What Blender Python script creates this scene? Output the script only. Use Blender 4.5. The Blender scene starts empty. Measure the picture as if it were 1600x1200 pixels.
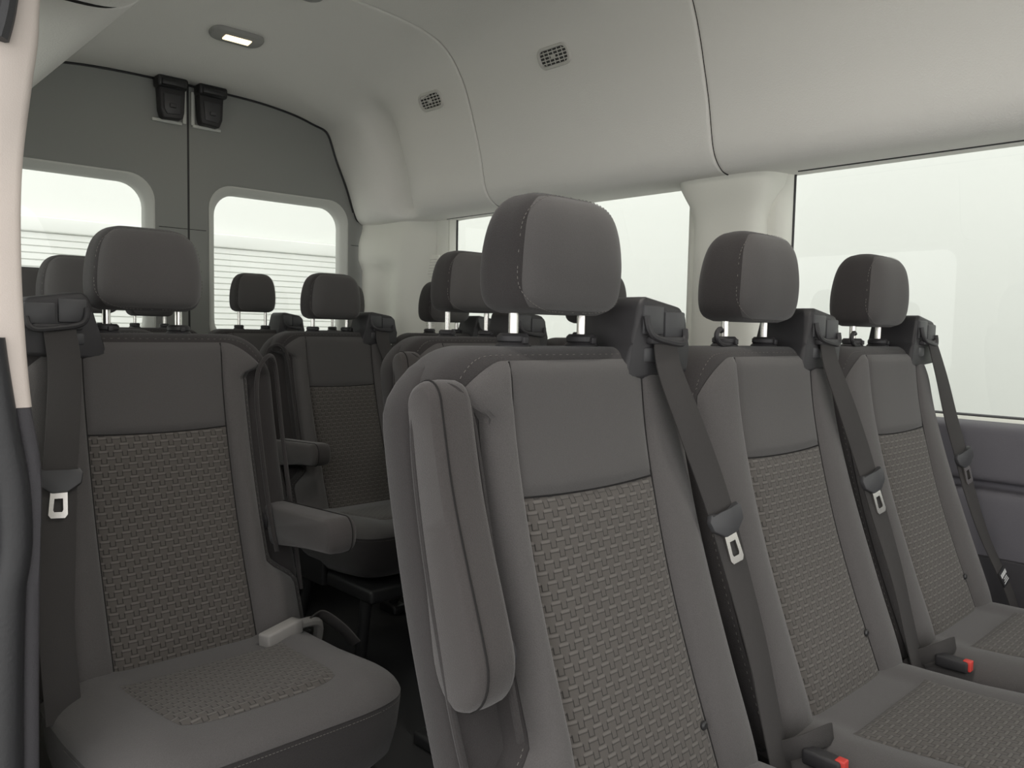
import bpy, bmesh, math, random
from mathutils import Vector, Matrix
sc = bpy.context.scene
C = sc.collection
H = 0.93                       # camera height above the van floor (m)

# ------------------------------------------------------------------ camera
yaw, pit, rol, fpx = .7547, .0684, .0201, 1255.0
F = Vector((math.sin(yaw)*math.cos(pit), math.cos(yaw)*math.cos(pit), -math.sin(pit)))
R0 = Vector((math.cos(yaw), -math.sin(yaw), 0)); U0 = R0.cross(F)
R = R0*math.cos(rol)+U0*math.sin(rol); U = -R0*math.sin(rol)+U0*math.cos(rol)
cd = bpy.data.cameras.new('camera'); cam = bpy.data.objects.new('camera', cd); C.objects.link(cam)
cam.matrix_world = Matrix(((R.x, U.x, -F.x, 0), (R.y, U.y, -F.y, 0), (R.z, U.z, -F.z, H), (0, 0, 0, 1)))
cd.sensor_width = 36; cd.lens = fpx/1600*36; cd.clip_start = .02; cd.clip_end = 200
sc.camera = cam

# ------------------------------------------------------------------ world and exposure
w = bpy.data.worlds.new('overcast'); sc.world = w; w.use_nodes = True
bg = w.node_tree.nodes['Background']
bg.inputs[0].default_value = (1.0, 0.99, .972, 1); bg.inputs[1].default_value = 2.2
sc.view_settings.view_transform = 'Standard'; sc.view_settings.look = 'None'
sc.view_settings.gamma = 1; sc.view_settings.use_curve_mapping = False
sc.view_settings.exposure = 0.0
sc.cycles.max_bounces = 10; sc.cycles.diffuse_bounces = 6; sc.cycles.transparent_max_bounces = 16
sc.cycles.use_denoising = True

# ------------------------------------------------------------------ materials
def mat(name, col, rough=.8, metal=0, spec=.3, bump=0, scale=400, var=0, sheen=0, emit=None, es=0, detail=3):
    m = bpy.data.materials.new(name); m.use_nodes = True
    nt = m.node_tree; b = nt.nodes['Principled BSDF']
    b.inputs['Base Color'].default_value = (*col, 1); b.inputs['Roughness'].default_value = rough
    b.inputs['Metallic'].default_value = metal; b.inputs['Specular IOR Level'].default_value = spec
    if sheen:
        b.inputs['Sheen Weight'].default_value = sheen; b.inputs['Sheen Roughness'].default_value = .5
    if emit:
        b.inputs['Emission Color'].default_value = (*emit, 1); b.inputs['Emission Strength'].default_value = es
    if bump or var:
        tc = nt.nodes.new('ShaderNodeTexCoord'); nz = nt.nodes.new('ShaderNodeTexNoise')
        nz.inputs['Scale'].default_value = scale; nz.inputs['Detail'].default_value = detail
        nt.links.new(tc.outputs['Object'], nz.inputs['Vector'])
        if bump:
            bp = nt.nodes.new('ShaderNodeBump'); bp.inputs['Strength'].default_value = bump; bp.inputs['Distance'].default_value = .002
            nt.links.new(nz.outputs[0], bp.inputs['Height']); nt.links.new(bp.outputs[0], b.inputs['Normal'])
        if var:
            mr = nt.nodes.new('ShaderNodeMapRange'); mr.inputs[1].default_value = .3; mr.inputs[2].default_value = .7
            mr.inputs[3].default_value = 1-var; mr.inputs[4].default_value = 1+var
            mx = nt.nodes.new('ShaderNodeVectorMath'); mx.operation = 'SCALE'; mx.inputs[0].default_value = col
            nt.links.new(nz.outputs[0], mr.inputs[0]); nt.links.new(mr.outputs[0], mx.inputs['Scale'])
            nt.links.new(mx.outputs[0], b.inputs['Base Color'])
    return m

def woven(name, axes, base, light, dark, per=.0215, row=.0106):
    """plaited seat cloth: offset rows of pale dashes with dark stepped outlines"""
    m = bpy.data.materials.new(name); m.use_nodes = True
    nt = m.node_tree; N = nt.nodes; L = nt.links; b = N['Principled BSDF']
    b.inputs['Roughness'].default_value = .9; b.inputs['Specular IOR Level'].default_value = .2
    b.inputs['Sheen Weight'].default_value = .15
    tc = N.new('ShaderNodeTexCoord'); sx = N.new('ShaderNodeSeparateXYZ'); L.new(tc.outputs['Object'], sx.inputs[0])
    def M(op, a, bb=None, c=None):
        n = N.new('ShaderNodeMath'); n.operation = op
        for i, v in enumerate((a, bb, c)):
            if v is None: continue
            if isinstance(v, (int, float)): n.inputs[i].default_value = v
            else: L.new(v, n.inputs[i])
        return n.outputs[0]
    u = M('DIVIDE', sx.outputs[axes[0]], per); v = M('DIVIDE', sx.outputs[axes[1]], row)
    u = M('ADD', u, 100.25); v = M('ADD', v, 200)
    ri = M('FLOOR', v); fv = M('FRACT', v)
    par = M('MULTIPLY', M('MODULO', ri, 2), .5)
    fu = M('FRACT', M('ADD', u, par))
    def band(x, a, bb, s=.03):      # soft 0..1 window
        n1 = N.new('ShaderNodeMapRange'); n1.interpolation_type = 'SMOOTHSTEP'
        L.new(x, n1.inputs[0]); n1.inputs[1].default_value = a-s; n1.inputs[2].default_value = a+s
        n2 = N.new('ShaderNodeMapRange'); n2.interpolation_type = 'SMOOTHSTEP'
        L.new(x, n2.inputs[0]); n2.inputs[1].default_value = bb-s; n2.inputs[2].default_value = bb+s
        n2.inputs[3].default_value = 1; n2.inputs[4].default_value = 0
        return M('MULTIPLY', n1.outputs[0], n2.outputs[0])
    dash = M('MULTIPLY', band(fu, .06, .64, .04), band(fv, .64, .92, .06))
    vert = M('MULTIPLY', M('MAXIMUM', band(fu, .0, .055, .025), band(fu, .645, .70, .025)), band(fv, .02, .72, .05))
    hor = M('MULTIPLY', band(fu, .03, .67, .02), band(fv, .52, .60, .05))
    hor2 = M('MULTIPLY', band(fu, .70, 1.0, .02), band(fv, .0, .09, .05))
    drk = M('MINIMUM', M('ADD', M('ADD', vert, M('MULTIPLY', hor, .6)), M('MULTIPLY', hor2, .8)), 1.0)
    nz = N.new('ShaderNodeTexNoise'); nz.inputs['Scale'].default_value = 700; L.new(tc.outputs['Object'], nz.inputs['Vector'])
    m1 = N.new('ShaderNodeMix'); m1.data_type = 'RGBA'; m1.inputs[6].default_value = (*base, 1); m1.inputs[7].default_value = (*light, 1)
    L.new(dash, m1.inputs[0])
    m2 = N.new('ShaderNodeMix'); m2.data_type = 'RGBA'; L.new(m1.outputs[2], m2.inputs[6]); m2.inputs[7].default_value = (*dark, 1)
    L.new(M('MULTIPLY', drk, .85), m2.inputs[0])
    L.new(m2.outputs[2], b.inputs['Base Color'])
    hgt = M('ADD', M('SUBTRACT', M('MULTIPLY', dash, .5), drk), M('MULTIPLY', nz.outputs[0], .25))
    bp = N.new('ShaderNodeBump'); bp.inputs['Strength'].default_value = .55; bp.inputs['Distance'].default_value = .0012
    L.new(hgt, bp.inputs['Height']); L.new(bp.outputs[0], b.inputs['Normal'])
    return m

def glass_mat():
    m = bpy.data.materials.new('window glass'); m.use_nodes = True; nt = m.node_tree; N = nt.nodes; L = nt.links
    N.remove(N['Principled BSDF']); out = N['Material Output']
    t = N.new('ShaderNodeBsdfTransparent'); t.inputs[0].default_value = (.97, .985, .97, 1)
    g = N.new('ShaderNodeBsdfGlossy'); g.inputs['Roughness'].default_value = .0
    fr = N.new('ShaderNodeFresnel'); fr.inputs[0].default_value = 1.5
    mx = N.new('ShaderNodeMixShader'); ge = N.new('ShaderNodeNewGeometry'); sb = N.new('ShaderNodeMath'); sb.operation = 'SUBTRACT'; sb.inputs[0].default_value = 1; L.new(ge.outputs['Backfacing'], sb.inputs[1])
    ml = N.new('ShaderNodeMath'); ml.operation = 'MULTIPLY'; L.new(fr.outputs[0], ml.inputs[0]); L.new(sb.outputs[0], ml.inputs[1]); L.new(ml.outputs[0], mx.inputs[0]); L.new(t.outputs[0], mx.inputs[1]); L.new(g.outputs[0], mx.inputs[2])
    L.new(mx.outputs[0], out.inputs[0]); return m

FAB = (.083, .078, .077); FABD = (.036, .033, .033)
M_ = dict(
    fabric=mat('grey brown seat cloth', FAB, .95, spec=.15, bump=.35, scale=900, var=.12, sheen=.2),
    insert=mat('smooth grey seat cloth', (.077, .073, .072), .95, spec=.15, bump=.25, scale=1100, var=.08, sheen=.2),
    dark=mat('charcoal seat cloth', FABD, .95, spec=.15, bump=.4, scale=1000, var=.15, sheen=.15),
    mid=mat('armrest cloth', (.056, .051, .050), .95, spec=.15, bump=.4, scale=1000, var=.12, sheen=.2),
    weave_v=woven('plaited cloth upright', (0, 2), (.080, .073, .067), (.116, .107, .099), (.015, .014, .013)),
    weave_h=woven('plaited cloth level', (0, 1), (.080, .073, .067), (.116, .107, .099), (.015, .014, .013)),
    thread=mat('pale thread', (.15, .14, .13), .8),
    seam=mat('black seam', (.015, .014, .014), .9),
    plastic=mat('black plastic', (.028, .027, .029), .5, spec=.4, bump=.2, scale=1500),
    plastic2=mat('dark grey plastic', (.05, .05, .053), .45, spec=.4),
    web=mat('belt webbing', (.045, .042, .041), .75, spec=.3, bump=.5, scale=1600),
    metal=mat('bright steel', (.75, .73, .70), .22, metal=1),
    bmetal=mat('black metal', (.02, .02, .021), .4, spec=.5),
    red=mat('red button', (.6, .06, .05), .4),
    buckle=mat('grey buckle foam', (.27, .26, .25), .7),
    liner=mat('headliner', (.77, .76, .73), .95, spec=.1, bump=.5, scale=260, detail=5),
    liner2=mat('roof liner', (.50, .50, .48), .95, spec=.1, bump=.5, scale=260, detail=5),
    pillar=mat('pale pillar trim', (.72, .72, .665), .7, spec=.3, bump=.15, scale=500),
    rear=mat('grey door lining', (.26, .265, .255), .75, spec=.25, bump=.15, scale=500),
    rearlip=mat('pale window lip', (.55, .56, .53), .6),
    lower=mat('purple grey side lining', (.135, .13, .145), .65, spec=.3, bump=.3, scale=700),
    lower2=mat('dark side lining', (.05, .048, .053), .6, spec=.3, bump=.3, scale=700),
    beige=mat('beige pillar trim', (.55, .49, .45), .6, spec=.3, bump=.15, scale=600),
    rubber=mat('black rubber seal', (.020, .020, .022), .5, spec=.5, bump=.2, scale=200),
    floor=mat('dark floor covering', (.03, .03, .031), .8, bump=.3, scale=500),
    vent=mat('grey vent plastic', (.58, .57, .54), .55),
    ventd=mat('dark vent inside', (.06, .06, .058), .6),
    lampb=mat('lamp housing', (.30, .30, .29), .5),
    lampe=mat('lit lamp lens', (1, .9, .7), .3, emit=(1, .80, .50), es=1.8),
    white=mat('white outside wall', (.77, .78, .755), .9),
    shutter=mat('white roller shutter', (.75, .76, .735), .7),
    ground=mat('pale concrete', (.5, .5, .48), .9, bump=.2, scale=30),
    glass=glass_mat(),
    label=mat('white label print', (.6, .6, .6), .6),
)

# ------------------------------------------------------------------ mesh helpers
def obj(name, bm, m, parent=None, smooth=True, recalc=True):
    if recalc: bmesh.ops.recalc_face_normals(bm, faces=bm.faces)
    me = bpy.data.meshes.new(name); bm.to_mesh(me); bm.free()
    for p in me.polygons: p.use_smooth = smooth
    if smooth: me.set_sharp_from_angle(angle=math.radians(42))
    me.materials.append(M_[m] if isinstance(m, str) else m)
    o = bpy.data.objects.new(name, me); C.objects.link(o)
    if parent: o.parent = parent
    return o
def tag(o, label, cat, group=None):
    o['label'] = label; o['category'] = cat
    if group: o['group'] = group
    return o
def thing(name, label, cat, loc=(0, 0, 0), rz=0, group=None):
    o = bpy.data.objects.new(name, None); C.objects.link(o); o.location = loc; o.rotation_euler = (0, 0, rz)
    o.empty_display_size = .1
    return tag(o, label, cat, group)
def struct(name, bm, m, parent=None, smooth=True):
    o = obj(name, bm, m, parent, smooth)
    if not parent: o['kind'] = 'structure'
    return o
def B(): return bmesh.new()
def grid(bm, nu, nv, fn, closed=False):
    rows = [[bm.verts.new(fn(i/(nu if closed else nu-1), j/(nv-1))) for i in range(nu)] for j in range(nv)]
    for j in range(nv-1):
        for i in range(nu if closed else nu-1):
            k = (i+1) % nu
            bm.faces.new((rows[j][i], rows[j][k], rows[j+1][k], rows[j+1][i]))
    return rows
def loft(bm, rings, cap=True):
    R_ = [[bm.verts.new(p) for p in r] for r in rings]
    n = len(R_[0])
    for a, b in zip(R_[:-1], R_[1:]):
        for i in range(n):
            bm.faces.new((a[i], a[(i+1) % n], b[(i+1) % n], b[i]))
    if cap:
        bm.faces.new(R_[0][::-1]); bm.faces.new(R_[-1])
def box(bm, x0, x1, y0, y1, z0, z1, bev=0, seg=3, mtx=None):
    t = bmesh.new()
    vs = [t.verts.new((x, y, z)) for x in (x0, x1) for y in (y0, y1) for z in (z0, z1)]
    for f in ((0, 1, 3, 2), (4, 6, 7, 5), (0, 4, 5, 1), (2, 3, 7, 6), (0, 2, 6, 4), (1, 5, 7, 3)):
        t.faces.new([vs[i] for i in f])
    if bev: bmesh.ops.bevel(t, geom=t.edges[:], offset=bev, segments=seg, profile=.5, affect='EDGES')
    merge(bm, t, mtx)
def merge(bm, t, mtx=None):
    mp = {}
    for v in t.verts: mp[v] = bm.verts.new(mtx @ v.co if mtx else v.co)
    for f in t.faces: bm.faces.new([mp[v] for v in f.verts])
    t.free()
def prism(bm, pts, axis, a0, a1, bev=0, seg=3, mtx=None):
    """polygon pts (2D) extruded along axis (0 x,1 y,2 z)"""
    t = bmesh.new()
    def P(p, a):
        q = list(p); q.insert(axis, a); return q
    r0 = [t.verts.new(P(p, a0)) for p in pts]; r1 = [t.verts.new(P(p, a1)) for p in pts]
    n = len(pts)
    t.faces.new(r0[::-1]); t.faces.new(r1)
    for i in range(n): t.faces.new((r0[i], r0[(i+1) % n], r1[(i+1) % n], r1[i]))
    if bev: bmesh.ops.bevel(t, geom=t.edges[:], offset=bev, segments=seg, profile=.5, affect='EDGES')
    merge(bm, t, mtx)
def smoothpath(P, n=8):
    P = [Vector(p) for p in P]; out = []
    for i in range(len(P)-1):
        p0 = P[max(i-1, 0)]; p1 = P[i]; p2 = P[i+1]; p3 = P[min(i+2, len(P)-1)]
        for k in range(n):
            t = k/n
            out.append(.5*((2*p1)+(p2-p0)*t+(2*p0-5*p1+4*p2-p3)*t*t+(3*p1-p0-3*p2+p3)*t**3))
    out.append(P[-1]); return out
def tube(bm, pts, r, n=10, rfn=None):
    pts = [Vector(p) for p in pts]; rings = []
    ref = None
    for i, p in enumerate(pts):
        d = (pts[min(i+1, len(pts)-1)]-pts[max(i-1, 0)]).normalized()
        if ref is None:
            ref = d.orthogonal().normalized()
        ref = (ref-d*ref.dot(d)).normalized(); s = d.cross(ref)
        rr = rfn(i/(len(pts)-1)) if rfn else r
        rings.append([p+(ref*math.cos(a)+s*math.sin(a))*rr for a in [2*math.pi*k/n for k in range(n)]])
    loft(bm, rings)
def ribbon(bm, pts, wdir, w_, th=.0016, wds=None):
    """flat strap along pts; wdir = across direction (list or one)"""
    rings = []
    for i, p in enumerate(pts):
        d = (pts[min(i+1, len(pts)-1)]-pts[max(i-1, 0)]).normalized()
        wd = Vector(wdir[i] if isinstance(wdir, list) else wdir)
        wd = (wd-d*wd.dot(d)).normalized(); nn = d.cross(wd)
        hw = w_/2
        rings.append([p+wd*hw*a+nn*th*b for a, b in ((-1, -.5), (-.93, -1), (.93, -1), (1, -.5), (1, .5), (.93, 1), (-.93, 1), (-1, .5))])
    loft(bm, rings)
def cyl(bm, c, r, h, axis=2, n=24, bev=.002, r2=None):
    rings = []
    for z, rr in ((0, r-bev), (bev, r), (h-bev, r if r2 is None else r2), (h, (r if r2 is None else r2)-bev)):
        ring = []
        for k in range(n):
            a = 2*math.pi*k/n; q = [rr*math.cos(a), rr*math.sin(a)]; q.insert(axis, z)
            ring.append(Vector(c)+Vector(q))
        rings.append(ring)
    loft(bm, rings)
def lerp(a, b, t): return a+(b-a)*t
def sstep(a, b, x):
    t = min(1, max(0, (x-a)/(b-a))); return t*t*(3-2*t)
def interp(tab, x):
    if x >= tab[0][0]: return tab[0][1]
    for (a, va), (b, vb) in zip(tab[:-1], tab[1:]):
        if x >= b:
            return lerp(vb, va, (x-b)/(a-b))
    return tab[-1][1]
def spl(tab, x):   # smooth interpolation of a descending table
    n = len(tab)
    if x >= tab[0][0]: return tab[0][1]
    if x <= tab[-1][0]: return tab[-1][1]
    for i in range(n-1):
        if x >= tab[i+1][0]:
            x0, y0 = tab[i]; x1, y1 = tab[i+1]; t = (x-x0)/(x1-x0)
            ym = tab[i-1] if i else (x0-(x1-x0), y0-(y1-y0)); yp = tab[i+2] if i+2 < n else (x1+(x1-x0), y1+(y1-y0))
            m0 = (y1-ym[1])/(x1-ym[0])*(x1-x0); m1 = (yp[1]-y0)/(yp[0]-x0)*(x1-x0)
            return (2*t**3-3*t*t+1)*y0+(t**3-2*t*t+t)*m0+(-2*t**3+3*t*t)*y1+(t**3-t*t)*m1

# ------------------------------------------------------------------ the passenger seat
T = H-.02            # top of the backrest
TH = .10             # thickness of the backrest
YF = [(0, -.040), (-.10, -.052), (-.20, -.074), (-.30, -.102), (-.40, -.137), (-.50, -.176), (-.60, -.215)]
W = .222
def yfront(dz): return spl(YF, dz)
def top_round(dz, r):      # 0 at the very top .. 1 below r
    t = max(0, 1+dz/r) if dz > -r else 0
    return 1-math.sqrt(max(0, 1-t*t)) if t < 1 else 1
def hw_side(dz, arm):      # half width on one side
    w_ = W-.085*top_round(dz, .09)
    if arm:
        w_ -= .048*sstep(-.055, -.075, dz)*sstep(-.45, -.40, dz)
    w_ -= .03*(1-sstep(-.56, -.52, dz))**2
    return w_
def hdep(dz): return TH/2-.026*top_round(dz, .028)-.015*(1-sstep(-.56, -.53, dz))
NS = 4.5
def surf(x, dz, armL, armR):
    w_ = hw_side(dz, armL if x < 0 else armR)
    q = min(1, abs(x)/w_)
    return yfront(dz)+TH/2-hdep(dz)*(1-q**NS)**(1/NS)
def patch(bm, xfn, dzfn, puff, surfn, nu=22, nv=26, lift=.0012, k=4):
    def fn(u, v):
        su, sv = 2*u-1, 2*v-1
        su = math.copysign(abs(su)**.7, su); sv = math.copysign(abs(sv)**.7, sv)    # denser near the edges
        uu, vv = (su+1)/2, (sv+1)/2
        dz = dzfn(uu, vv); x = xfn(uu, dz)
        e = (max(0, 1-abs(su)**k)*max(0, 1-abs(sv)**(k*2.2)))**.45
        p = puff(uu, vv) if callable(puff) else puff
        return (x, surfn(x, dz)-lift-p*e, T+dz)
    grid(bm, nu, nv, fn)

def seat(name, label, loc, arm=None, arm_down=False, belt='R', armside=None, hook=False, buckle=None, hr_up=0.0, group=None, sx=1.0, guide_loop=False, plug=True):
    """arm: 'L'/'R'/None   belt: side of the belt tower"""
    root = thing(name, label, 'seat', (loc[0], loc[1], 0), 0, group)
    aL, aR = arm == 'L', arm == 'R'
    sf = lambda x, dz: surf(x, dz, aL, aR)
    # --- backrest shell
    bm = B(); rings = []
    zs = [0]+[-.09*(1-math.cos(math.pi/2*k/14)) for k in range(1, 15)]+[-.09-.47*k/34 for k in range(1, 35)]
    zs[0] = -.0005
    for dz in zs:
        ring = []; hl, hr = hw_side(dz, aL), hw_side(dz, aR); hd = hdep(dz); yc = yfront(dz)+TH/2
        for k in range(64):
            a = 2*math.pi*k/64; c, s = math.cos(a), math.sin(a)
            x = math.copysign(abs(c)**(2/NS), c)*(hr if c > 0 else hl); y = math.copysign(abs(s)**(2/NS), s)*hd
            ring.append((x, yc+y, T+dz))
        rings.append(ring)
    loft(bm, rings)
    if arm:      # rear half of the shell stays full width behind the armrest
        sg = -1 if arm == 'L' else 1; rings = []
        for k in range(30):
            dz = -.008-.482*k/29; e = min(1, (k+.5)/4, (29.4-k)/3); ou = hw_side(dz, False)+.010; ring = []
            yb = yfront(dz)+TH; hd = .033*e**.5; yc = yb-.036
            for j in range(24):
                a = 2*math.pi*j/24; c, s = math.cos(a), math.sin(a)
                ring.append((sg*((ou+.12)/2+math.copysign(abs(c)**.5, c)*((ou-.12)/2*e**.2)), yc+math.copysign(abs(s)**.5, s)*hd, T+dz))
            rings.append(ring)
        loft(bm, rings)
    back = obj('backrest', bm, 'dark', root)
    # --- front covers
    XI = .115
    def xe(dz, a):
        v = hw_side(dz, a)-.016-.012*top_round(dz, .09)
        return max(XI+.01, v)
    for sg, a, nm in ((-1, aL, 'side_bolster'), (1, aR, 'side_bolster')):
        bm = B()
        def dzf(u, v, sg=sg):
            o_ = u if sg > 0 else 1-u
            return lerp(-.545, -.015-.055*o_**3.4, v)
        def xf(u, dz, sg=sg, a=a):
            o_ = u if sg > 0 else 1-u
            return sg*lerp(XI, xe(dz, a), o_)
        def pf(u, v, sg=sg):
            o_ = u if sg > 0 else 1-u
            return .008+.016*math.sin(math.pi*min(1, o_*.9+.05))*sstep(1.0, .35, v)
        patch(bm, xf, dzf, pf, sf, 16, 40)
        obj(nm, bm, 'fabric', back)
    bm = B()
    patch(bm, lambda u, dz: lerp(-XI, XI, u), lambda u, v: lerp(-.167+.004*(2*u-1)**2, -.015, v), .0065, sf, 26, 16)
    obj('upper_insert', bm, 'insert', back)
    bm = B()
    patch(bm, lambda u, dz: lerp(-XI, XI, u), lambda u, v: lerp(-.55, -.169+.004*(2*u-1)**2, v), .007, sf, 26, 40)
    obj('plaited_insert', bm, 'weave_v', back)
    # --- seams (black piping) and stitches
    bm = B()
    for xx in (-XI, XI):
        tube(bm, [(xx, sf(xx, dz)-.0012, T+dz) for dz in [-.016-.525*k/30 for k in range(31)]], .0015, 6)
    tube(bm, [(XI*(k/12-1), sf(XI*(k/12-1), -.168)-.0008, T-.168+.004*(k/12-1)**2) for k in range(25)], .0012, 6)
    obj('seam', bm, 'seam', back)
    bm = B()
    path = []
    for sg, a in ((-1, aL), (1, aR)):
        seg = []
        for k in range(90):
            dz = -.5+.436*k/89; x = sg*(xe(dz, a)+.006); seg.append((x, dz))
        for k in range(30):
            o_ = 1-k/30; x = sg*lerp(XI, xe(-.06, a)+.004, o_); seg.append((x, -.009-.052*o_**3.4))
        for k in range(20):
            seg.append((sg*XI*(1-k/20), -.009))
        path.append(seg)
    for seg in path:
        L_ = 0; last = None
        for (x0, d0), (x1, d1) in zip(seg[:-1], seg[1:]):
            p0 = Vector((x0, sf(x0, d0)-.0006, T+d0)); p1 = Vector((x1, sf(x1, d1)-.0006, T+d1))
            if (p1-p0).length > .03: continue
            L_ += (p1-p0).length
            if L_ > .0058:
                d = (p1-p0).normalized(); q = p1+d*.0034
                tube(bm, [p1, q], .00042, 4); L_ = 0
    obj('stitching', bm, 'thread', back)
    # --- headrest
    hz = T+.039+hr_up; hy = .011
    A_ = [(0.0, .076), (.006, .090), (.02, .098), (.05, .100), (.08, .097), (.105, .090), (.12, .081), (.131, .066), (.1355, .048)]
    D_ = [(0.0, .030), (.006, .043), (.02, .051), (.05, .054), (.08, .052), (.105, .047), (.12, .040), (.131, .029), (.1355, .014)]
    A_ = [(h_*1.05, a_*.92) for h_, a_ in A_[::-1]]; D_ = [(h_*1.05, d_) for h_, d_ in D_[::-1]]
    NH = 3.6
    def hsurf(x, h, lift=0):
        a = spl(A_, h); d = spl(D_, h); q = min(1, abs(x)/a)
        return hy-.10*h*.35-(d*(1-q**NH)**(1/NH))-lift
    bm = B(); rings = []
    for k in range(29):
        h = .1422*(.5-.5*math.cos(math.pi*k/28)); a = spl(A_, h); d = spl(D_, h); ring = []
        for j in range(96):
            t = 2*math.pi*j/96; c, s = math.cos(t), math.sin(t)
            ring.append((math.copysign(abs(c)**(2/NH), c)*a, hy-.035*h+math.copysign(abs(s)**(2/NH), s)*d, hz+h))
        rings.append(ring)
    loft(bm, rings)
    head = obj('headrest', bm, 'dark', root)
    bm = B()
    def hf(u, v):
        su, sv = 2*u-1, 2*v-1
        # rounded-rectangle domain
        su = math.copysign(abs(su)**.75, su); sv = math.copysign(abs(sv)**.75, sv)
        x_, z_ = su*math.sqrt(1-.16*sv**6), sv*math.sqrt(1-.08*su**6)
        h = .0705+.0665*z_; a = spl(A_, h)
        x = x_*a*.93
        e = (max(0, 1-abs(su)**6)*max(0, 1-abs(sv)**6))**.4
        return (x, hsurf(x, h, .0008+.0035*e), hz+h)
    grid(bm, 30, 26, hf)
    obj('front_cover', bm, 'insert', head)
    bm = B()
    n = 240; pts = []
    for k in range(n):
        a = 2*math.pi*k/n; c, s = math.cos(a), math.sin(a)
        su = math.copysign(abs(c)**.35, c); sv = math.copysign(abs(s)**.35, s)
        x_, z_ = su*math.sqrt(1-.16*sv**6), sv*math.sqrt(1-.08*su**6)
        h = .0705+.0685*z_; x = x_*spl(A_, h)*.963
        pts.append(Vector((x*1.010, hsurf(x, h, .0024), hz+h)))
    acc = 0
    for p0, p1 in zip(pts, pts[1:]+pts[:1]):
        acc += (p1-p0).length
        if acc > .0048:
            acc = 0; tube(bm, [p1, p1+(p1-p0).normalized()*.003], .0004, 4)
    obj('stitching', bm, 'thread', head)
    for s in (-1, 1):
        bm = B(); cyl(bm, (s*.0605, .012, T-.02), .0062, hz-T+.04, n=18, bev=.001)
        obj('post', bm, 'metal', head)
        bm = B(); cyl(bm, (s*.0605, .012, T-.006), .0215, .010, n=28, bev=.003); cyl(bm, (s*.0605, .012, T+.0025), .0195, .0125, n=28, bev=.0035)
        box(bm, s*.0605-.004, s*.0605+.004, -.011, 0, T+.003, T+.011, .001)
        obj('post_collar', bm, 'plastic', root)
    if hook:
        bm = B()
        tube(bm, smoothpath([(-.064, -.002, T+.003), (-.090, -.010, T+.002), (-.114, -.015, T+.004), (-.129, -.018, T+.011), (-.130, -.018, T+.020), (-.122, -.018, T+.026), (-.116, -.018, T+.023)], 5), .004, 8)
        obj('coat_hook', bm, 'plastic', root)
    # --- armrest
    if arm:
        sg = -1 if arm == 'L' else 1
        Ln = .285 if arm_down else .33
        def half(t, e):     # upper and lower edge of the armrest blade, t along 0 pivot .. 1 tip
            r0 = math.sqrt(max(0, 1-((.17-t)/.17)**2)) if t < .17 else 1
            r1 = (max(0, 1-((t-.93)/.07)**2))**.5 if t > .93 else 1
            up = lerp(.036, .026, t)*r0*r1
            dn = lerp(.044, .034 if arm_down else .020, sstep(0, .75, t))*r0*r1
            return up, dn
        ol = []
        ts = [.0001]+[.17*(1-math.cos(math.pi/2*k/8)) for k in range(1, 9)]+[.17+.76*k/14 for k in range(1, 15)]+[.93+.07*math.sin(math.pi/2*k/6) for k in range(1, 7)]
        for t in ts: ol.append((t*Ln, half(t, 0)[0]))
        for t in ts[::-1][1:-1]: ol.append((t*Ln, -half(t, 0)[1]))
        if arm_down: piv = Vector((0, -.03, H-.372)); ang = math.radians(5); ax = Vector((0, -math.cos(ang), math.sin(ang))); ay = Vector((0, math.sin(ang), math.cos(ang)))
        else: piv = Vector((0, -.106, H-.376)); ang = math.radians(77.4); ax = Vector((0, -math.cos(ang)*-1*.0+math.cos(ang), math.sin(ang))); ay = Vector((0, -math.sin(ang), math.cos(ang)))*-1
        if not arm_down:
            ay = Vector((0, math.sin(ang), -math.cos(ang)))      # the padded top of the blade faces back when folded
        x0, x1 = .182, .236
        cx = Vector((0, 0, 0)); rings = []
        cen = (Ln*.5, 0)
        for xx, sc_ in ((x0, .80), (x0+.003, .92), (x0+.009, .98), (x0+.02, 1.0), ((x0+x1)/2, 1.01), (x1-.02, 1.0), (x1-.009, .98), (x1-.003, .92), (x1, .80)):
            ring = []
            for (a_, b_) in ol:
                ins = (1-sc_)*.045
                aa = cen[0]+(a_-cen[0])*(1-ins/(Ln*.5)); bb = b_*(1-ins/.04)
                ring.append(Vector((sg*xx, 0, 0))+piv+ax*aa+ay*bb)
            rings.append(ring)
        bm = B(); loft(bm, rings); ar = obj('armrest', bm, 'mid', root)
        bm = B()
        for xx in (x1-.012,):
            tube(bm, [Vector((sg*xx, 0, 0))+piv+ax*a_+ay*(b_*1.005) for a_, b_ in ol+[ol[0]]], .0011, 5)
        obj('seam', bm, 'seam', ar)
        bm = B(); cyl(bm, (sg*.165 if sg > 0 else -.181, piv.y+ax.y*.045, piv.z+ax.z*.045), .02, .016, axis=0)
        obj('pivot', bm, 'plastic', ar)
        # piping lip round the pocket
        bm = B()
        lip = smoothpath([(sg*.226, yfront(-.47)+.03, T-.47), (sg*.232, yfront(-.36)+.028, T-.36), (sg*.234, yfront(-.2)+.026, T-.20), (sg*.232, yfront(-.08)+.024, T-.075),
                          (sg*.216, yfront(-.05)+.006, T-.042), (sg*.196, yfront(-.05)-.006, T-.045), (sg*.180, yfront(-.08)-.005, T-.075), (sg*.1745, yfront(-.15)-.003, T-.14), (sg*.175, yfront(-.3)-.003, T-.3), (sg*.178, yfront(-.39)-.002, T-.39)], 8)
        tube(bm, lip, .0042, 8); obj('pocket_piping', bm, 'dark', back)
    # --- belt tower
    sg = 1 if belt == 'R' else -1
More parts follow.
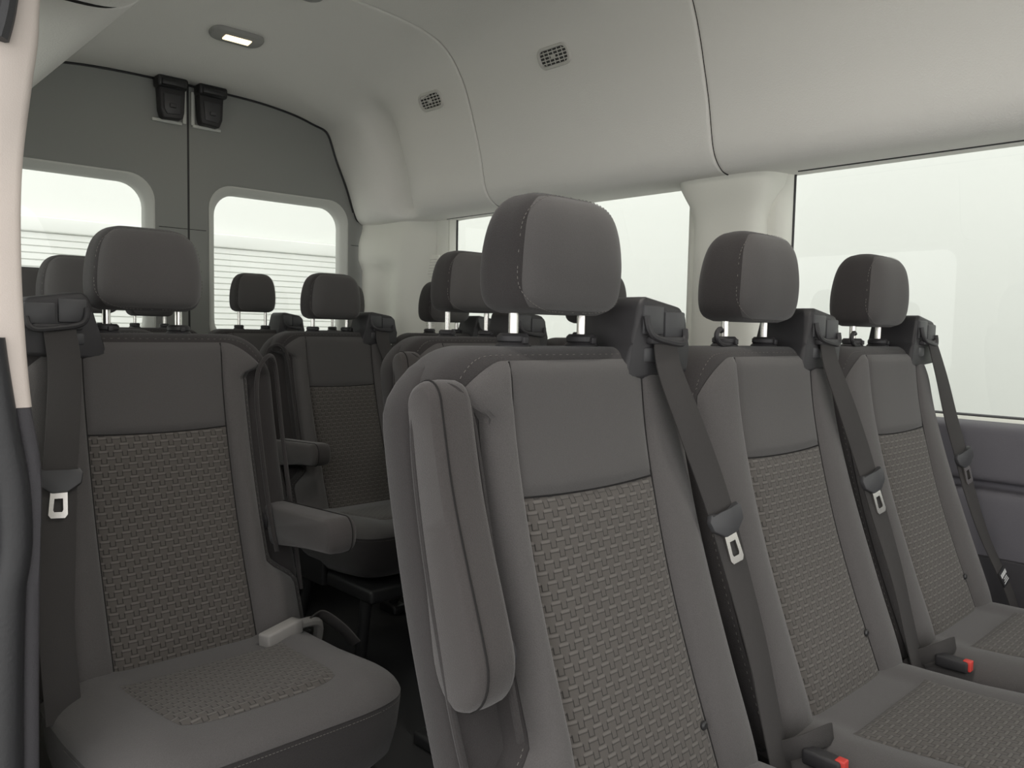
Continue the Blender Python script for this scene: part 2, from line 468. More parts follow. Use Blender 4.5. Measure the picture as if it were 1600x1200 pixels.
    if belt:
        bm = B()
        poly = [(.072, -.045), (.090, .004), (.103, .056), (.114, .066), (.192, .054), (.206, .042), (.212, .0), (.214, -.035)]
        pts = [(sg*x, T+z) for x, z in poly]
        prism(bm, pts, 1, -.050, .045, .007, 3)
        tower = obj('belt_tower', bm, 'plastic', root)
        bm = B()
        box(bm, min(sg*.108, sg*.150), max(sg*.108, sg*.150), -.0535, -.045, T+.016, T+.054, .003, 2)
        box(bm, min(sg*.153, sg*.197), max(sg*.153, sg*.197), -.0535, -.045, T+.012, T+.047, .003, 2)
        box(bm, min(sg*.112, sg*.142), max(sg*.112, sg*.142), -.0525, -.045, T-.020, T+.0, .004, 2)
        obj('guide_panel', bm, 'plastic2', tower)
        bm = B()
        tube(bm, smoothpath([(sg*.109, -.055, T+.040), (sg*.111, -.058, T+.024), (sg*.122, -.060, T+.013), (sg*.155, -.060, T+.007), (sg*.182, -.059, T+.005), (sg*.192, -.057, T+.012), (sg*.195, -.054, T+.024)], 6), .0045, 8)
        box(bm, min(sg*.117, sg*.188), max(sg*.117, sg*.188), -.060, -.045, T+.004, T+.014, .003, 2)
        obj('belt_guide', bm, 'plastic', tower)
        # webbing
        if guide_loop:
            P = [(.163, -.058, T+.012), (.178, -.075, T-.06), (.205, -.09, T-.15), (.228, -.105, T-.225), (.245, -.12, T-.30), (.262, -.15, T-.40), (.285, -.19, T-.50), (.295, -.21, T-.56)]
        else:
            P = [(.150, -.055, T+.012), (.148, -.066, T-.03), (.168, -.086, T-.10), (.203, -.108, T-.20), (.218, -.132, T-.29), (.222, -.165, T-.39), (.222, -.190, T-.48), (.219, -.215, T-.56)]
        if sg < 0: P = [(.150, -.055, T+.012), (.148, -.075, T-.05), (.160, -.11, T-.13), (.176, -.15, T-.22), (.190, -.19, T-.32), (.20, -.22, T-.42), (.20, -.25, T-.54)]
        pts = smoothpath([(sg*a, b, c) for a, b, c in P], 6)
        n = len(pts); wd = []
        for i in range(n):
            t = i/(n-1)
            wd.append(Vector((1.0, -.22*math.sin(math.pi*min(1, t*1.3))*(1 if sg > 0 else 1.6), .0)).normalized())
        bm = B(); ribbon(bm, pts, wd, .046)
        bl = obj('seat_belt', bm, 'web', root)
        if guide_loop:
            k = int(n*.83); p = pts[k]; d = (pts[k+1]-pts[k-1]).normalized(); wv = Vector((1, 0, 0)); wv = (wv-d*wv.dot(d)).normalized(); nn = wv.cross(d)
            if nn.y > 0: nn = -nn
            mx = Matrix(((wv.x, nn.x, -d.x, p.x), (wv.y, nn.y, -d.y, p.y), (wv.z, nn.z, -d.z, p.z), (0, 0, 0, 1)))
            bm = B(); box(bm, -.024, .024, .001, .004, -.016, .016, .001, 2, mx); obj('belt_label', bm, 'bmetal', bl)
            bm = B()
            for q in range(4): box(bm, -.019+.010*q, -.012+.010*q, .004, .0046, .002, .010, mtx=mx)
            for q in range(3): box(bm, -.018+.004*q, .016-.002*q, .004, .0046, -.011+.004*q, -.0095+.004*q, mtx=mx)
            obj('label_print', bm, 'label', bl, smooth=False)
        if plug:
            it = int(n*(.487 if not guide_loop else .46)); p = pts[it]; d = (pts[it+1]-pts[it-1]).normalized()
            if d.z > 0: d = -d
            wv = (wd[it]-d*wd[it].dot(d)).normalized(); nn = wv.cross(d)
            if nn.y > 0: nn = -nn
            mx = Matrix(((wv.x, nn.x, -d.x, p.x), (wv.y, nn.y, -d.y, p.y), (wv.z, nn.z, -d.z, p.z), (0, 0, 0, 1)))
            bm = B()
            t = [(-.032, .010), (-.026, .019), (-.012, .013), (.012, .013), (.026, .021), (.031, .012), (.029, -.004), (.012, -.017), (-.010, -.018), (-.029, -.004)]
            prism(bm, t, 1, .001, .0105, .003, 2, mx)
            obj('tongue_grip', bm, 'plastic2', bl)
            bm = B()
            o1 = [(-.011, -.016), (.011, -.016), (.0125, -.050), (.009, -.055), (-.009, -.055), (-.0125, -.050)]
            i1 = [(-.0055, -.026), (.0055, -.026), (.0065, -.043), (.005, -.046), (-.005, -.046), (-.0065, -.043)]
            for ya in (.0035, .0065):
                for i in range(6):
                    j = (i+1) % 6
                    bm.faces.new([bm.verts.new(mx @ Vector((a, ya, b))) for a, b in (o1[i], o1[j], i1[j], i1[i])])
            for L_ in (o1, i1):
                for i in range(6):
                    j = (i+1) % 6
                    bm.faces.new([bm.verts.new(mx @ Vector(q)) for q in ((L_[i][0], .0035, L_[i][1]), (L_[j][0], .0035, L_[j][1]), (L_[j][0], .0065, L_[j][1]), (L_[i][0], .0065, L_[i][1]))])
            bmesh.ops.remove_doubles(bm, verts=bm.verts, dist=1e-5)
            obj('tongue_plate', bm, 'metal', bl, smooth=False)
    # screw cap low in the insert
    if plug and not (arm == 'R'):
        bm = B(); cyl(bm, (.103, yfront(-.455)-.010, T-.455), .006, .006, axis=1, n=16); obj('screw_cap', bm, 'bmetal', back)
    # --- cushion
    y0, y1 = -.10, -.525; cyc = (y0+y1)/2; chd = (y0-y1)/2; cw = .216
    zt = H-.570
    def crot(y): return .018*sstep(-.25, -.50, y)-.012*(1-sstep(-.14, -.22, y))*0
    bm = B(); rings = []
    for dz, ins in ((-.115, .05), (-.105, .03), (-.085, .012), (-.05, .004), (-.01, 0), (.004, .0)):
        ring = []
        for k in range(64):
            a = 2*math.pi*k/64; c, s = math.cos(a), math.sin(a)
            x = math.copysign(abs(c)**.36, c)*(cw-ins); y = cyc+math.copysign(abs(s)**.36, s)*(chd-ins)
            ring.append((x, y, zt+dz+crot(y)))
        rings.append(ring)
    loft(bm, rings)
    cush = obj('cushion', bm, 'dark', root)
    def ctop(x, y):
        q = (abs(x/cw)**5.5+abs((y-cyc)/chd)**5.5)**(1/5.5)
        q = min(1, q)
        return zt+crot(y)+.004+.032*math.sqrt(max(0, 1-q**5))+.010*sstep(.10, .16, abs(x))*(1-q**6)
    bm = B()
    def cf(u, v):
        a = 2*math.pi*u; c, s = math.cos(a), math.sin(a)
        r = 1-(1-v)**1.6 if v < 1 else 1
        x = math.copysign(abs(c)**.36, c)*cw*r*1.003; y = cyc+math.copysign(abs(s)**.36, s)*chd*r*1.003
        return (x, y, ctop(x, y))
    rows = grid(bm, 72, 22, lambda u, v: cf(u, max(v, .01)), True)
    bm.faces.new(rows[0])
    obj('top_cover', bm, 'fabric', cush)
    bm = B()
    def pf(u, v):
        su, sv = 2*u-1, 2*v-1
        x = su*lerp(.120, .128, v)*math.sqrt(1-.10*sv**4*(1 if sv < 0 else 0)); y = lerp(-.462, -.248, v)
        y = y+(.018*su**4)*(1 if sv < 0 else 0)*abs(sv)
        e = (max(0, 1-abs(su)**6)*max(0, 1-abs(sv)**6))**.4
        return (x, y, ctop(x, y)+.0004+.006*e)
    grid(bm, 26, 24, pf); obj('plaited_insert', bm, 'weave_h', cush)
    bm = B(); pts = []
    for k in range(161):
        a = math.pi+math.pi*k/160; c, s = math.cos(a), math.sin(a)
        pts.append(Vector((math.copysign(abs(c)**.36, c)*(cw+.0006), cyc+math.copysign(abs(s)**.36, s)*(chd+.0006), 0)))
        pts[-1].z = zt-.003+crot(pts[-1].y)
    for p0, p1 in zip(pts[:-1], pts[1:]):
        m_ = max(1, round((p1-p0).length/.0055))
        if (p1-p0).length < .003 and int(pts.index(p0)) % 2: continue
        for i in range(m_): tube(bm, [p0.lerp(p1, i/m_), p0.lerp(p1, (i+.6)/m_)], .00042, 4)
    obj('stitching', bm, 'thread', cush)
    # --- frame and legs
    bm = B(); box(bm, -.19, .19, -.52, -.14, zt-.15, zt-.112, .01); box(bm, -.205, -.185, -.30, -.10, zt-.15, zt+.02, .006); box(bm, .185, .205, -.30, -.10, zt-.15, zt+.02, .006)
    obj('seat_frame', bm, 'bmetal', root)
    for s in (-1, 1):
        for yy, y2 in ((-.47, -.44), (-.18, -.10)):
            bm = B(); tube(bm, smoothpath([(s*.17, yy, zt-.14), (s*.172, lerp(yy, y2, .5), (zt-.14)*.5), (s*.172, y2, .03)], 6), .016, 10)
            box(bm, s*.172-.026, s*.172+.026, y2-.045, y2+.045, 0.001, .03, .008)
            obj('leg', bm, 'bmetal', root)
    # --- buckle
    if buckle:
        s = 1 if buckle == 'R' else -1
        bm = B()
        if arm_down:
            tube(bm, smoothpath([(s*.235, -.17, zt-.03), (s*.23, -.19, zt+.03), (s*.180, -.215, zt+.048)], 5), .009, 8)
            box(bm, -.040, .040, -.013, .013, -.013, .013, .004, 3, Matrix.Translation((s*.138, -.228, zt+.046)) @ Matrix.Rotation(math.radians(-4), 4, 'Y') @ Matrix.Rotation(math.radians(18), 4, 'Z'))
            obj('buckle', bm, 'buckle', root)
            bm = B(); ribbon(bm, smoothpath([(s*.20, -.2, zt+.04), (s*.235, -.19, zt+.045), (s*.265, -.21, zt+.02), (s*.285, -.23, zt-.01)], 5), (0, -.7, .7), .03)
            obj('buckle_strap', bm, 'web', root)
        else:
            ribbon(bm, smoothpath([(s*.228, -.20, zt+.030), (s*.218, -.225, zt+.046), (s*.185, -.235, zt+.050), (s*.160, -.235, zt+.046)], 5), (.0, .25, 1), .026)
            obj('buckle_strap', bm, 'web', root)
            bm = B(); box(bm, s*.214-.011, s*.214+.011, -.275, -.225, zt+.024, zt+.044, .004); b2 = obj('buckle', bm, 'plastic', root)
            bm = B(); box(bm, s*.214-.007, s*.214+.007, -.279, -.266, zt+.028, zt+.0455, .002); obj('release_button', bm, 'red', b2)
    if sx != 1: root.scale = (sx, 1, 1)
    return root

SG = 'passenger seats in the van'
G1, G3, G4, G5 = .6875, 1.463, 2.234, 2.856
seatA = seat('passenger_seat', 'large grey passenger seat closest to the camera with its armrest folded up', (.7188, G1), arm='L')
seat('passenger_seat', 'middle seat of the nearest row, beside the one with the folded armrest', (1.1788, G1), hook=True, buckle='L')
seat('passenger_seat', 'grey seat of the nearest row standing against the side window', (1.6388, G1), hook=True, guide_loop=True, buckle='L')
seat('passenger_seat', 'single grey seat beside the door opening with its armrest lowered', (.4958, G3), arm='R', arm_down=True, belt='L', buckle='R')
seat('passenger_seat', 'seat directly behind the nearest seat, its headrest just left of the nearest headrest', (1.2367, G3), arm='L', buckle='R', hr_up=.018, hook=False)
seat('passenger_seat', 'seat almost fully hidden behind the nearest seat, headrest edge peeking at its right', (1.6967, G3))
seat('passenger_seat', 'single seat behind the seat by the door opening, headrest against the left rear window', (.597, G4), arm='R', arm_down=False, belt='L')
seatG = seat('passenger_seat', 'aisle seat with lowered armrest, seen below the right rear window beside the single seat', (1.3194, G4), arm='L', arm_down=True)
seat('passenger_seat', 'far seat at the pale corner pillar, only headrest and shoulder showing', (1.7725, G4))
seat('passenger_seat', 'last row seat in the left corner, mostly hidden by two headrests', (.625, G5), sx=.82, belt=None)
seat('passenger_seat', 'last row seat with only its top edge showing behind the single seat headrest', (.985, G5), sx=.82, belt=None)
seat('passenger_seat', 'last row seat whose small raised headrest stands before the right rear window', (1.355, G5), sx=.86, hr_up=.025)
seat('passenger_seat', 'last row seat tucked behind the aisle seat near the right corner pillar', (1.7466, G5), sx=.86, hr_up=.01)

# ------------------------------------------------------------------ van shell
CX = 1.2225; YR = 3.15
XG = 2.17                    # glass plane of the picture-right wall
# roof liner profile from the window head round to the roof centre (x, z above camera)
PR = [(2.19, .455), (2.08, .447), (2.00, .448), (1.965, .462), (1.94, .49), (1.925, .53), (1.905, .62), (1.88, .70), (1.845, .80), (1.81, .87), (1.765, .93), (1.70, .972), (1.60, .995), (1.45, 1.008), (1.2225, 1.012)]
PRS = smoothpath([(x, 0, z) for x, z in PR], 5)
def liner_pt(i, y):
    """i over the full mirrored arch"""
    n = len(PRS); left = i >= n
    k = i if not left else 2*n-2-i
    x, z = PRS[k].x, PRS[k].z
    bot = sstep(.42, .50, z)*sstep(1.0, .9, z)
    inn = -.012*sstep(2.80, 2.95, y)*bot+.075*math.exp(-((y-2.76)/.07)**2)*bot+.03*sstep(3.0, 3.125, y)*bot*sstep(.75, .5, z)     # bulge in front of the rear door and the hollow before it
    drop = -.115*sstep(2.1, 3.2, y)*sstep(.80, 1.0, z)
    x += inn
    if left: x = 2*1.19-x if x > 1.3 else lerp(2*CX-x, 2*1.19-x, (x-CX)/.08 if x > CX else 0)
    return Vector((x, y, H+z+drop))
def liner(name, ya, yb, m):
    n = 2*len(PRS)-1
    ys = [ya, ya+.002, ya+.006, ya+.012]+[lerp(ya+.02, yb-.02, k/22) for k in range(23)]+[yb-.012, yb-.006, yb-.002, yb]
    bm = B(); rows = []
    for y in ys:
        e = min(y-ya, yb-y); off = .006*(1-math.sqrt(max(0, 1-(1-min(1, e/.009))**2)))
        row = []
        for i in range(n):
            p = liner_pt(i, y)
            c = Vector((CX, y, H+.3)); d = (p-c).normalized()
            row.append(bm.verts.new(p+d*off))
        rows.append(row)
    for a, b in zip(rows[:-1], rows[1:]):
        for i in range(n-1): bm.faces.new((a[i], a[i+1], b[i+1], b[i]))
    o = struct(name, bm, m); return o
liner('ceiling', 2.2195, 3.125, 'liner')
liner('ceiling_middle', 1.272, 2.2165, 'liner')
liner('ceiling_front', -1.6, 1.269, 'liner')
# roof skin above everything keeps daylight out of the joints
bm = B(); box(bm, .1, 2.34, -1.6, 3.25, H+1.05, H+1.08); struct('trim_1', bm, 'rear', smooth=False)
bm = B()
for ya in (1.2705, 2.218):
    pts = [liner_pt(i, ya)+(liner_pt(i, ya)-Vector((CX, ya, H+.3))).normalized()*.0115 for i in range(2*len(PRS)-1)]
    tube(bm, pts, .0045, 6)
struct('trim_2', bm, 'seam')
# outer skin strip above the windows (between liner and roof)
bm = B()
box(bm, 2.2, 2.23, -1.6, 3.25, H+.515, H+1.06); box(bm, .13, .16, -1.6, 3.25, H+.44, H+1.06)
struct('trim_3', bm, 'rear', smooth=False)

# rounded rectangle helpers
def rrect(a0, a1, b0, b1, r, n=8):
    pts = []
    for cx, cy, s in ((a1-r, b1-r, 0), (a0+r, b1-r, 90), (a0+r, b0+r, 180), (a1-r, b0+r, 270)):
        for k in range(n+1):
            t = math.radians(s+90*k/n); pts.append((cx+r*math.cos(t), cy+r*math.sin(t)))
    return pts
def surround(bm, outer, inner, rings_, to3):
    """sheet from the rectangle `outer` to the rounded opening `inner` then the given (inset, depth) flange rings"""
    a0, a1, b0, b1 = outer
    cx = sum(p[0] for p in inner)/len(inner); cy = sum(p[1] for p in inner)/len(inner)
    N_ = len(inner); out = []
    for (x, y) in inner:
        dx, dy = x-cx, y-cy
        t = min([(((a1 if dx > 0 else a0)-cx)/dx) if abs(dx) > 1e-9 else 1e9, (((b1 if dy > 0 else b0)-cy)/dy) if abs(dy) > 1e-9 else 1e9])
        out.append([cx+dx*t, cy+dy*t])
    for c in ((a0, b0), (a0, b1), (a1, b0), (a1, b1)):
        k = min(range(N_), key=lambda i: (out[i][0]-c[0])**2+(out[i][1]-c[1])**2); out[k] = list(c)
    loops = [[(p[0], p[1], 0) for p in out]]
    for ins, dep in rings_:
        lp = []
        for (x, y) in inner:
            dx, dy = x-cx, y-cy; sx_ = 1-ins/max(1e-6, max(abs(p[0]-cx) for p in inner)); sy_ = 1-ins/max(1e-6, max(abs(p[1]-cy) for p in inner))
            lp.append((cx+dx*sx_, cy+dy*sy_, dep))
        loops.append(lp)
    V = [[bm.verts.new(to3(*p)) for p in lp] for lp in loops]
    for A1, B1 in zip(V[:-1], V[1:]):
        for i in range(N_): bm.faces.new((A1[i], A1[(i+1) % N_], B1[(i+1) % N_], B1[i]))
def pane(bm, pts, to3, t=.004):
    a = [bm.verts.new(to3(p[0], p[1], 0)) for p in pts]; b = [bm.verts.new(to3(p[0], p[1], t)) for p in pts]
    bm.faces.new(a); bm.faces.new(b[::-1]); n = len(a)
    for i in range(n): bm.faces.new((a[i], b[i], b[(i+1) % n], a[(i+1) % n]))

# --- rear doors
SEAM = CX
for i, (xa, xb, wa, wb) in enumerate(((SEAM+.004, 2.06, 1.335, 1.897), (.385, SEAM-.004, .548, 1.067))):
    f3 = lambda x, z, d: (x, YR-.02+d, H+z)
    wz0, wz1 = -.07, .512
    bm = B(); surround(bm, (xa, xb, -.93, 1.01), rrect(wa-.03, wb+.03, wz0-.03, wz1+.03, .095), ((-.012, .0), (-.006, .001), (0, .006)), f3)
    d_ = struct('door_%d' % (i+1), bm, 'rear')
    bm = B(); surround(bm, (wa-.032, wb+.032, wz0-.032, wz1+.032), rrect(wa-.03, wb+.03, wz0-.03, wz1+.03, .095), ((-.002, .004), (.004, .004), (.012, .012), (.024, .022), (.030, .034), (.030, .055)), f3)
    # drop the sheet part that reaches the square corners
    bmesh.ops.delete(bm, geom=[f for f in bm.faces if any(abs(v.co.y-(YR-.02)) < 1e-5 for v in f.verts)], context='FACES')
    lp = obj('window_surround', bm, 'rearlip', d_)
    bm = B()
    for x0, x1 in ((xa, wa-.045), (wb+.045, xb)):
        box(bm, min(x0, x1), max(x0, x1), YR-.0215, YR-.017, H+.3565, H+.3585)
    obj('panel_joint', bm, 'seam', d_, smooth=False)
    bm = B(); pane(bm, rrect(wa-.01, wb+.01, wz0-.01, wz1+.01, .08), lambda x, z, d: (x, YR+.035+d, H+z))
    struct('window_%d' % (i+1), bm, 'glass', smooth=False)
# dark gap between the doors and head seal
bm = B(); box(bm, SEAM-.006, SEAM+.006, YR-.0195, YR+.01, 0, H+.94, .002)
struct('trim_4', bm, 'rubber')
bm = B()
pts = []
for i in range(len(PRS)*2-1):
    p = liner_pt(i, 3.125)
    if p.z > H+.5: pts.append(p+Vector((0, .004, -.001)))
tube(bm, pts, .0042, 8); struct('trim_5', bm, 'rubber')
bm = B(); tube(bm, smoothpath([(1.955, 3.128, H+.52), (1.975, 3.128, H+.47), (2.035, 3.128, H+.455), (2.04, 3.128, H+.35), (2.05, 3.128, H-.2), (2.05, 3.128, 0.02)], 6), .007, 8); struct('trim_6', bm, 'rubber')

# --- picture-right side wall: two windows, sill, pillars
def side3(y, z, d): return (2.105+d, y, H+z)
WZ0, WZ1 = -.19, .50
wins = ((-1.0, 1.146), (1.475, 2.66))
bm = B()
surround(bm, (-1.6, 1.31, -.235, .53), rrect(-1.0, 1.146, WZ0, WZ1-.002, .05), ((-.03, 0), (-.018, .004), (-.006, .018), (0, .04), (0, .065)), side3)
surround(bm, (1.31, 2.72, -.235, .53), rrect(1.475, 2.66, WZ0, WZ1-.002, .05), ((-.03, 0), (-.018, .004), (-.006, .018), (0, .04), (0, .065)), side3)
struct('wall_right', bm, 'pillar')
for k, (a, b) in enumerate(wins):
    bm = B(); pane(bm, rrect(a-.005, b+.005, WZ0-.005, WZ1+.003, .05), lambda y, z, d: (XG+d, y, H+z)); struct('window_%d' % (3+k), bm, 'glass', smooth=False)
    bm = B(); r_ = rrect(a, b, WZ0, WZ1-.002, .05); tube(bm, [(XG-.004, y, H+z) for y, z in r_+[r_[0]]], .005, 6); struct('trim_%d' % (7+k), bm, 'rubber')
bm = B(); tube(bm, [(2.095, y, H+.4475) for y in (-1.4, 1.10)], .003, 6); tube(bm, [(2.095, y, H+.4475) for y in (2.3, 2.64)], .002, 6); struct('trim_18', bm, 'rubber')
# mid pillar cover, wider and rounder at its head
def pil(u, v):
    z = lerp(-.20, .452, v); fl = sstep(.33, .452, z)
    half = lerp(.113, .160, fl); yc = 1.303; a = math.pi*(u)
    c, s = math.cos(a), math.sin(a)
    y = yc-math.copysign(abs(c)**.45, c)*half; x = 2.12-abs(s)**.45*(.075+.03*fl)
    return (x, y, H+z)
bm = B(); grid(bm, 40, 24, pil); struct('trim_9', bm, 'pillar')
# rear corner pillar trim with its sculpted faces
def dpil(u, v):
    y = lerp(2.66, 3.12, u); z = lerp(-.93, .458, v)
    x = 2.125-.11*sstep(2.72, 2.90, y+.05*sstep(.1, .4, z))-.02*sstep(3.0, 3.11, y)
    x += .030*math.exp(-((y-2.98)/.06)**2)*sstep(.30, .22, z)*sstep(-.25, -.1, z)
    x -= .02*sstep(.24, .30, z)*sstep(.44, .36, z)*sstep(2.8, 2.95, y)
    return (x, y, H+z)
bm = B(); grid(bm, 60, 60, dpil); struct('trim_10', bm, 'pillar')
# sill and lower lining
def sill(u, v):
    P = SL[min(int(round(u*(len(SL)-1))), len(SL)-1)]
    return (P.x, lerp(-1.6, 2.72, v), H+P.z)
SL = smoothpath([(2.175, 0, -.193), (2.12, 0, -.196), (2.085, 0, -.205), (2.078, 0, -.23), (2.08, 0, -.30), (2.085, 0, -.33), (2.112, 0, -.338), (2.112, 0, -.352), (2.085, 0, -.360), (2.08, 0, -.40), (2.085, 0, -.508)], 4)
bm = B(); grid(bm, len(SL), 12, sill); struct('trim_11', bm, 'lower')
bm = B(); box(bm, 2.07, 2.10, -1.6, 2.72, 0, H-.508, .004); box(bm, 2.17, 2.24, -1.6, 3.2, -.05, H-.19); struct('trim_12', bm, 'lower2')

# --- camera-side wall: rear pillar of the door opening, quarter wall with window
def left3(y, z, d): return (.235-d, y, H+z)
bm = B(); surround(bm, (1.12, 3.13, -.93, .47), rrect(1.35, 2.75, -.19, .42, .07), ((-.01, 0), (0, .02), (0, .05)), left3); struct('wall_left', bm, 'pillar')
bm = B(); pane(bm, rrect(1.345, 2.755, -.195, .425, .07), lambda y, z, d: (.185+d, y, H+z)); struct('window_5', bm, 'glass', smooth=False)

# door opening post: beige head trim, dark lower trim, rubber seal
IN_ = [(z_, x_+.004) for z_, x_ in [(.56, .262), (.45, .246), (.342, .233), (.302, .231), (.253, .224), (.163, .213), (.068, .210), (-.015, .212), (-.097, .217), (-.142, .224), (-.185, .226), (-.257, .223), (-.50, .218), (-.93, .215)]]
MI_ = [(z_, x_+.004) for z_, x_ in [(.56, .222), (.42, .212), (.333, .202), (.27, .190), (.15, .183), (0, .188), (-.112, .200), (-.183, .210), (-.255, .211), (-.297, .204), (-.492, .198), (-.93, .195)]]
def post(name, m, lo, hi, z0, z1, ya, yb, n=40, ex=4, parent=None):
    bm = B(); rings = []
    for k in range(n+1):
        z = lerp(z0, z1, k/n); a = lo(z); b = hi(z); ring = []
        for j in range(28):
            t = 2*math.pi*j/28; c, s = math.cos(t), math.sin(t)
            ring.append(((a+b)/2+math.copysign(abs(c)**(2/ex), c)*(b-a)/2, (ya+yb)/2+math.copysign(abs(s)**(2/ex), s)*(yb-ya)/2, H+z))
        rings.append(ring)
    loft(bm, rings); return struct(name, bm, m)
post('trim_13', 'beige', lambda z: spl(MI_, z)-.03, lambda z: spl(IN_, z), -.0965, .56, 1.0, 1.13, ex=7)
post('trim_14', 'lower2', lambda z: spl(MI_, z)-.004, lambda z: spl(IN_, z)-.001, -.93, -.097, 1.0, 1.13, ex=5)
post('trim_15', 'rubber', lambda z: spl(MI_, z)-.034-(.10-z)*.0, lambda z: spl(MI_, z)+.001, -.93, -.02, .985, 1.03, ex=2.4)
post('trim_16', 'bmetal', lambda z: .02, lambda z: spl(MI_, z)-.026, -.93, .56, 1.015, 1.14, ex=6)
bm = B(); tube(bm, smoothpath([(spl(MI_, z)-.004, .992, H+z) for z in (.56, .45, .333, .29)], 6), .009, 8); struct('trim_17', bm, 'rubber')

bm = B(); box(bm, .17, 2.2, -1.6, 3.2, -.04, 0); struct('floor', bm, 'floor', smooth=False)
# rear corner of the outer skin, rear end cap above the doors
bm = B(); box(bm, 2.03, 2.24, 3.14, 3.2, 0, H+1.05); box(bm, .13, .40, 3.14, 3.2, 0, H+1.05); box(bm, .13, 2.24, 3.16, 3.2, H+.95, H+1.06); box(bm, .13, 2.24, 3.125, 3.2, 0, .05)
struct('wall_rear', bm, 'rear', smooth=False)

# ------------------------------------------------------------------ fittings
def air_vent(y, z, label):
    i = min(range(len(PRS)), key=lambda k: abs(PRS[k].z-z)); p = liner_pt(i, y)
    q = liner_pt(i+1, y)-liner_pt(i-1, y); q.normalize()
    up = q if q.z > 0 else -q; ax = Vector((0, -1, 0)); nrm = ax.cross(up)
    if nrm.x > 0: nrm = -nrm
    root = thing('air_vent', label, 'vent', tuple(p), 0, 'air vents in the side lining')
    mx = Matrix(((ax.x, up.x, nrm.x, 0), (ax.y, up.y, nrm.y, 0), (ax.z, up.z, nrm.z, 0), (0, 0, 0, 1)))
    bm = B()
    surround(bm, (-.068, .068, -.034, .034), rrect(-.056, .056, -.023, .023, .018), ((0, 0), (.0, -.002)), lambda a, b, d: mx @ Vector((a, b, .006+d)))
    bm.free(); bm = B()
    outer = rrect(-.067, .067, -.033, .033, .026); inner = rrect(-.056, .056, -.023, .023, .017)
    lv = [[bm.verts.new(mx @ Vector((x, y_, h))) for x, y_ in L_] for L_, h in ((outer, -.004), (outer, .004), ([(x*.97, y_*.95) for x, y_ in outer], .007), ([(x*1.03, y_*1.05) for x, y_ in inner], .007), (inner, .003), (inner, -.012))]
    for a, b in zip(lv[:-1], lv[1:]):
        for k in range(len(a)): bm.faces.new((a[k], a[(k+1) % len(a)], b[(k+1) % len(a)], b[k]))
    obj('vent_frame', bm, 'vent', root)
    bm = B(); box(bm, -.057, .057, -.024, .024, .0, .001, mtx=mx); obj('vent_back', bm, 'ventd', root, smooth=False)
    for k in range(4):
        bm = B(); yy = -.0155+.0103*k; box(bm, -.055, .055, yy-.0017, yy+.0017, .001, .005, .0008, 2, mx); obj('slat', bm, 'vent', root)
    for k in range(5):
        bm = B(); xx = -.038+.019*k; box(bm, xx-.0012, xx+.0012, -.022, .022, .001, .003, mtx=mx); obj('divider', bm, 'vent', root)
    bm = B(); box(bm, -.009, .009, -.004, .004, .003, .0085, .002, 2, mx); obj('vent_tab', bm, 'vent', root)
air_vent(1.78, .842, 'larger oblong grey air vent in the lining above the nearest headrest')
air_vent(2.41, .828, 'smaller-looking oblong air vent in the rear lining, left of the other vent')

def roof_z(x, y):
    zs = [(abs(liner_pt(i, y).x-x), liner_pt(i, y).z) for i in range(2*len(PRS)-1) if liner_pt(i, y).z > H+.7]
    return min(zs)[1]
def dome(x, y, label, lit, L_=.115, w_=.036, rz=0, watt=.35, col=(1, .8, .55)):
    z = roof_z(x, y)
    sl = math.atan2(roof_z(x, y+.05)-roof_z(x, y-.05), .1)
    root = thing('roof_lamp', label, 'lamp', (x, y, z-.001), rz, 'roof lamps'); root.rotation_euler = (sl, 0, rz)
    bm = B(); rings = []
    for dz, k in ((.006, 1.0), (-.006, 1.0), (-.012, .96), (-.015, .88)):
        rings.append([(a*k, b*k, dz) for a, b in rrect(-L_, L_, -w_, w_, w_*.85)])
    loft(bm, rings); h_ = obj('lamp_housing', bm, 'lampb', root)
    bm = B(); box(bm, -.045, .045, -.016, .016, -.019, -.012, .003); obj('lamp_lens', bm, 'lampe' if lit else 'vent', root)
    if lit:
        ld = bpy.data.lights.new('lamp_glow', 'AREA'); ld.shape = 'RECTANGLE'; ld.size = .08; ld.size_y = .025; ld.energy = watt; ld.color = col
        lo = bpy.data.objects.new('lamp_glow', ld); C.objects.link(lo); lo.parent = root; lo.location = (0, 0, -.022)
dome(1.195, 2.64, 'lit oval roof lamp with a warm glowing lens', True, .09, .040)
dome(.80, .58, 'added unseen fill lamp near the door opening, over the nearest seat row', True, .09, .040, watt=5.5, col=(1, .95, .88))  # fill lamp out of view, added to lift the interior light
dome(1.20, 2.26, 'unlit oval roof lamp cut by the top edge of the photo', False, .10, .036)

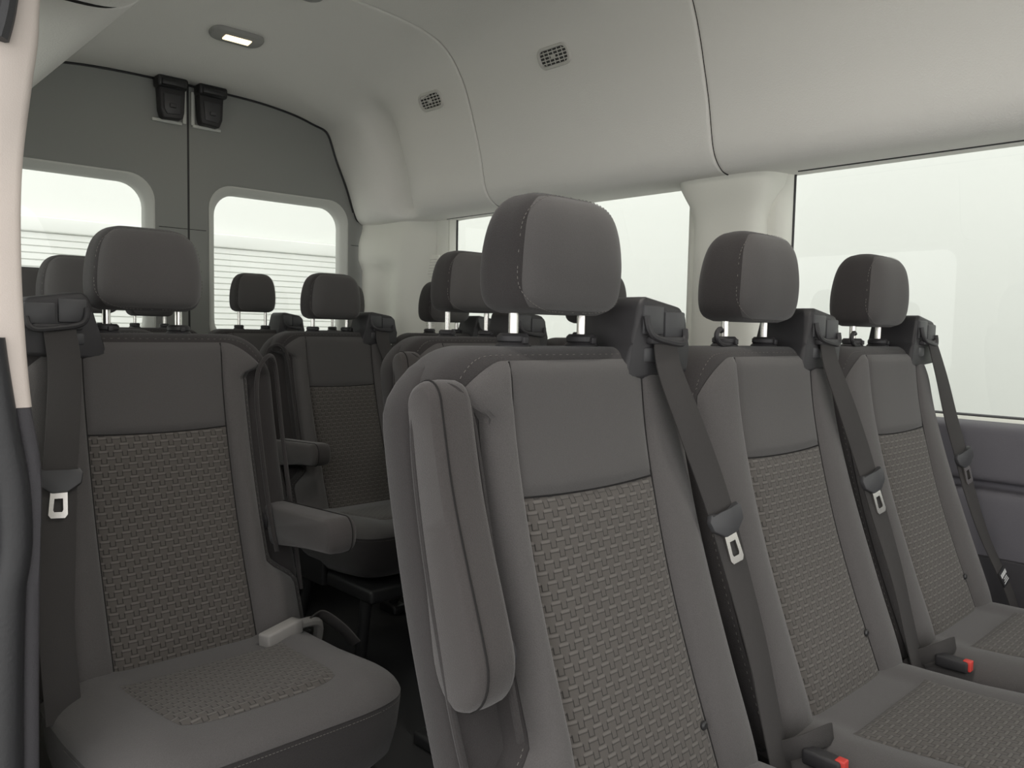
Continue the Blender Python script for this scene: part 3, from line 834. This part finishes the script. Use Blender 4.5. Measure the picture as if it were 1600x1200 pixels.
# latch covers above the rear doors
for s, lab in ((-1, 'black latch cover on the left rear door top, left of the seam'), (1, 'black latch cover on the right rear door top, right of the seam')):
    root = thing('door_latch', lab, 'latch', (SEAM+s*.075, YR-.02, H+.75), 0, 'black latches at the top of the rear doors')
    m1 = Matrix.Translation((s*-.005, 0, 0))
    bm = B(); prism(bm, [(-.040*s, .005), (.030*s, .0), (.042*s, .03), (.046*s, .115), (-.050*s, .115), (-.046*s, .03)], 1, -.045, -.002, .006, 3); obj('latch_body', bm, 'plastic', root)
    bm = B(); prism(bm, [(-.028*s, .02), (.02*s, .016), (.030*s, .035), (.032*s, .09), (-.034*s, .09)], 1, -.050, -.044, .003, 2)
    box(bm, -.012, .012, -.058, -.049, .04, .055, .003); obj('latch_cap', bm, 'plastic2', root)
    bm = B(); box(bm, -.056, .056, -.062, -.004, .110, .152, .010); box(bm, -.044, .044, -.070, -.058, .115, .138, .004); obj('latch_bracket', bm, 'bmetal', root)
    bm = B(); box(bm, -.066 if s > 0 else .052, -.052 if s > 0 else .066, -.010, -.001, .0, .125, .003); box(bm, -.06, .05, -.010, -.001, -.008, .004, .003); obj('pale_edge', bm, 'rearlip', root)

# little louvre in the rear corner trim
def louvre(y, z, h, label):
    x = dpil((y-2.66)/.46, (z+.93)/1.388)[0]
    root = thing('side_louvre', label, 'vent', (x-.004, y, H+z))
    bm = B(); box(bm, -.006, .006, -.045, .045, -h/2, h/2, .004); obj('louvre_frame', bm, 'pillar', root)
    n = int(h/.012)
    for k in range(n-1):
        bm = B(); zz = -h/2+.012*(k+1); box(bm, -.0085, -.005, -.036, .036, zz-.002, zz+.002, .0008, 2); obj('louvre_slat', bm, 'vent', root)
louvre(2.76, -.01, .11, 'small pale louvre low in the corner trim beside a headrest')
louvre(2.74, .26, .09, 'upper pale louvre in the corner trim, half behind a headrest')

# ------------------------------------------------------------------ outside
bm = B(); box(bm, -8, 7, -8, 9, -.75, -.70); struct('floor_outside', bm, 'ground', smooth=False)
bm = B(); box(bm, -6, 7, 6.06, 6.2, -.7, 4.2); struct('wall_outside', bm, 'white', smooth=False)
bm = B(); box(bm, 4.6, 4.7, -8, 6.06, -.7, 4.2); struct('wall_outside_side', bm, 'white', smooth=False)
root = thing('roller_shutter', 'white ribbed roller shutter seen outside through the rear windows', 'shutter', (1.6, 6.0, -.7))
bm = B(); V = []
zz = 0
prof = []
while zz < .93+.55+.7:
    prof += [(zz, .0), (zz+.036, .0), (zz+.038, .012), (zz+.043, .012)]; zz += .045
vs = [[bm.verts.new((x, y_, z_)) for z_, y_ in prof] for x in (-2.6, 2.6)]
for k in range(len(prof)-1): bm.faces.new((vs[0][k], vs[1][k], vs[1][k+1], vs[0][k+1]))
obj('shutter_curtain', bm, 'shutter', root, smooth=False)
bm = B(); box(bm, -2.65, 2.65, -.02, .05, prof[-1][0], prof[-1][0]+.10, .01); obj('shutter_rail', bm, 'shutter', root)
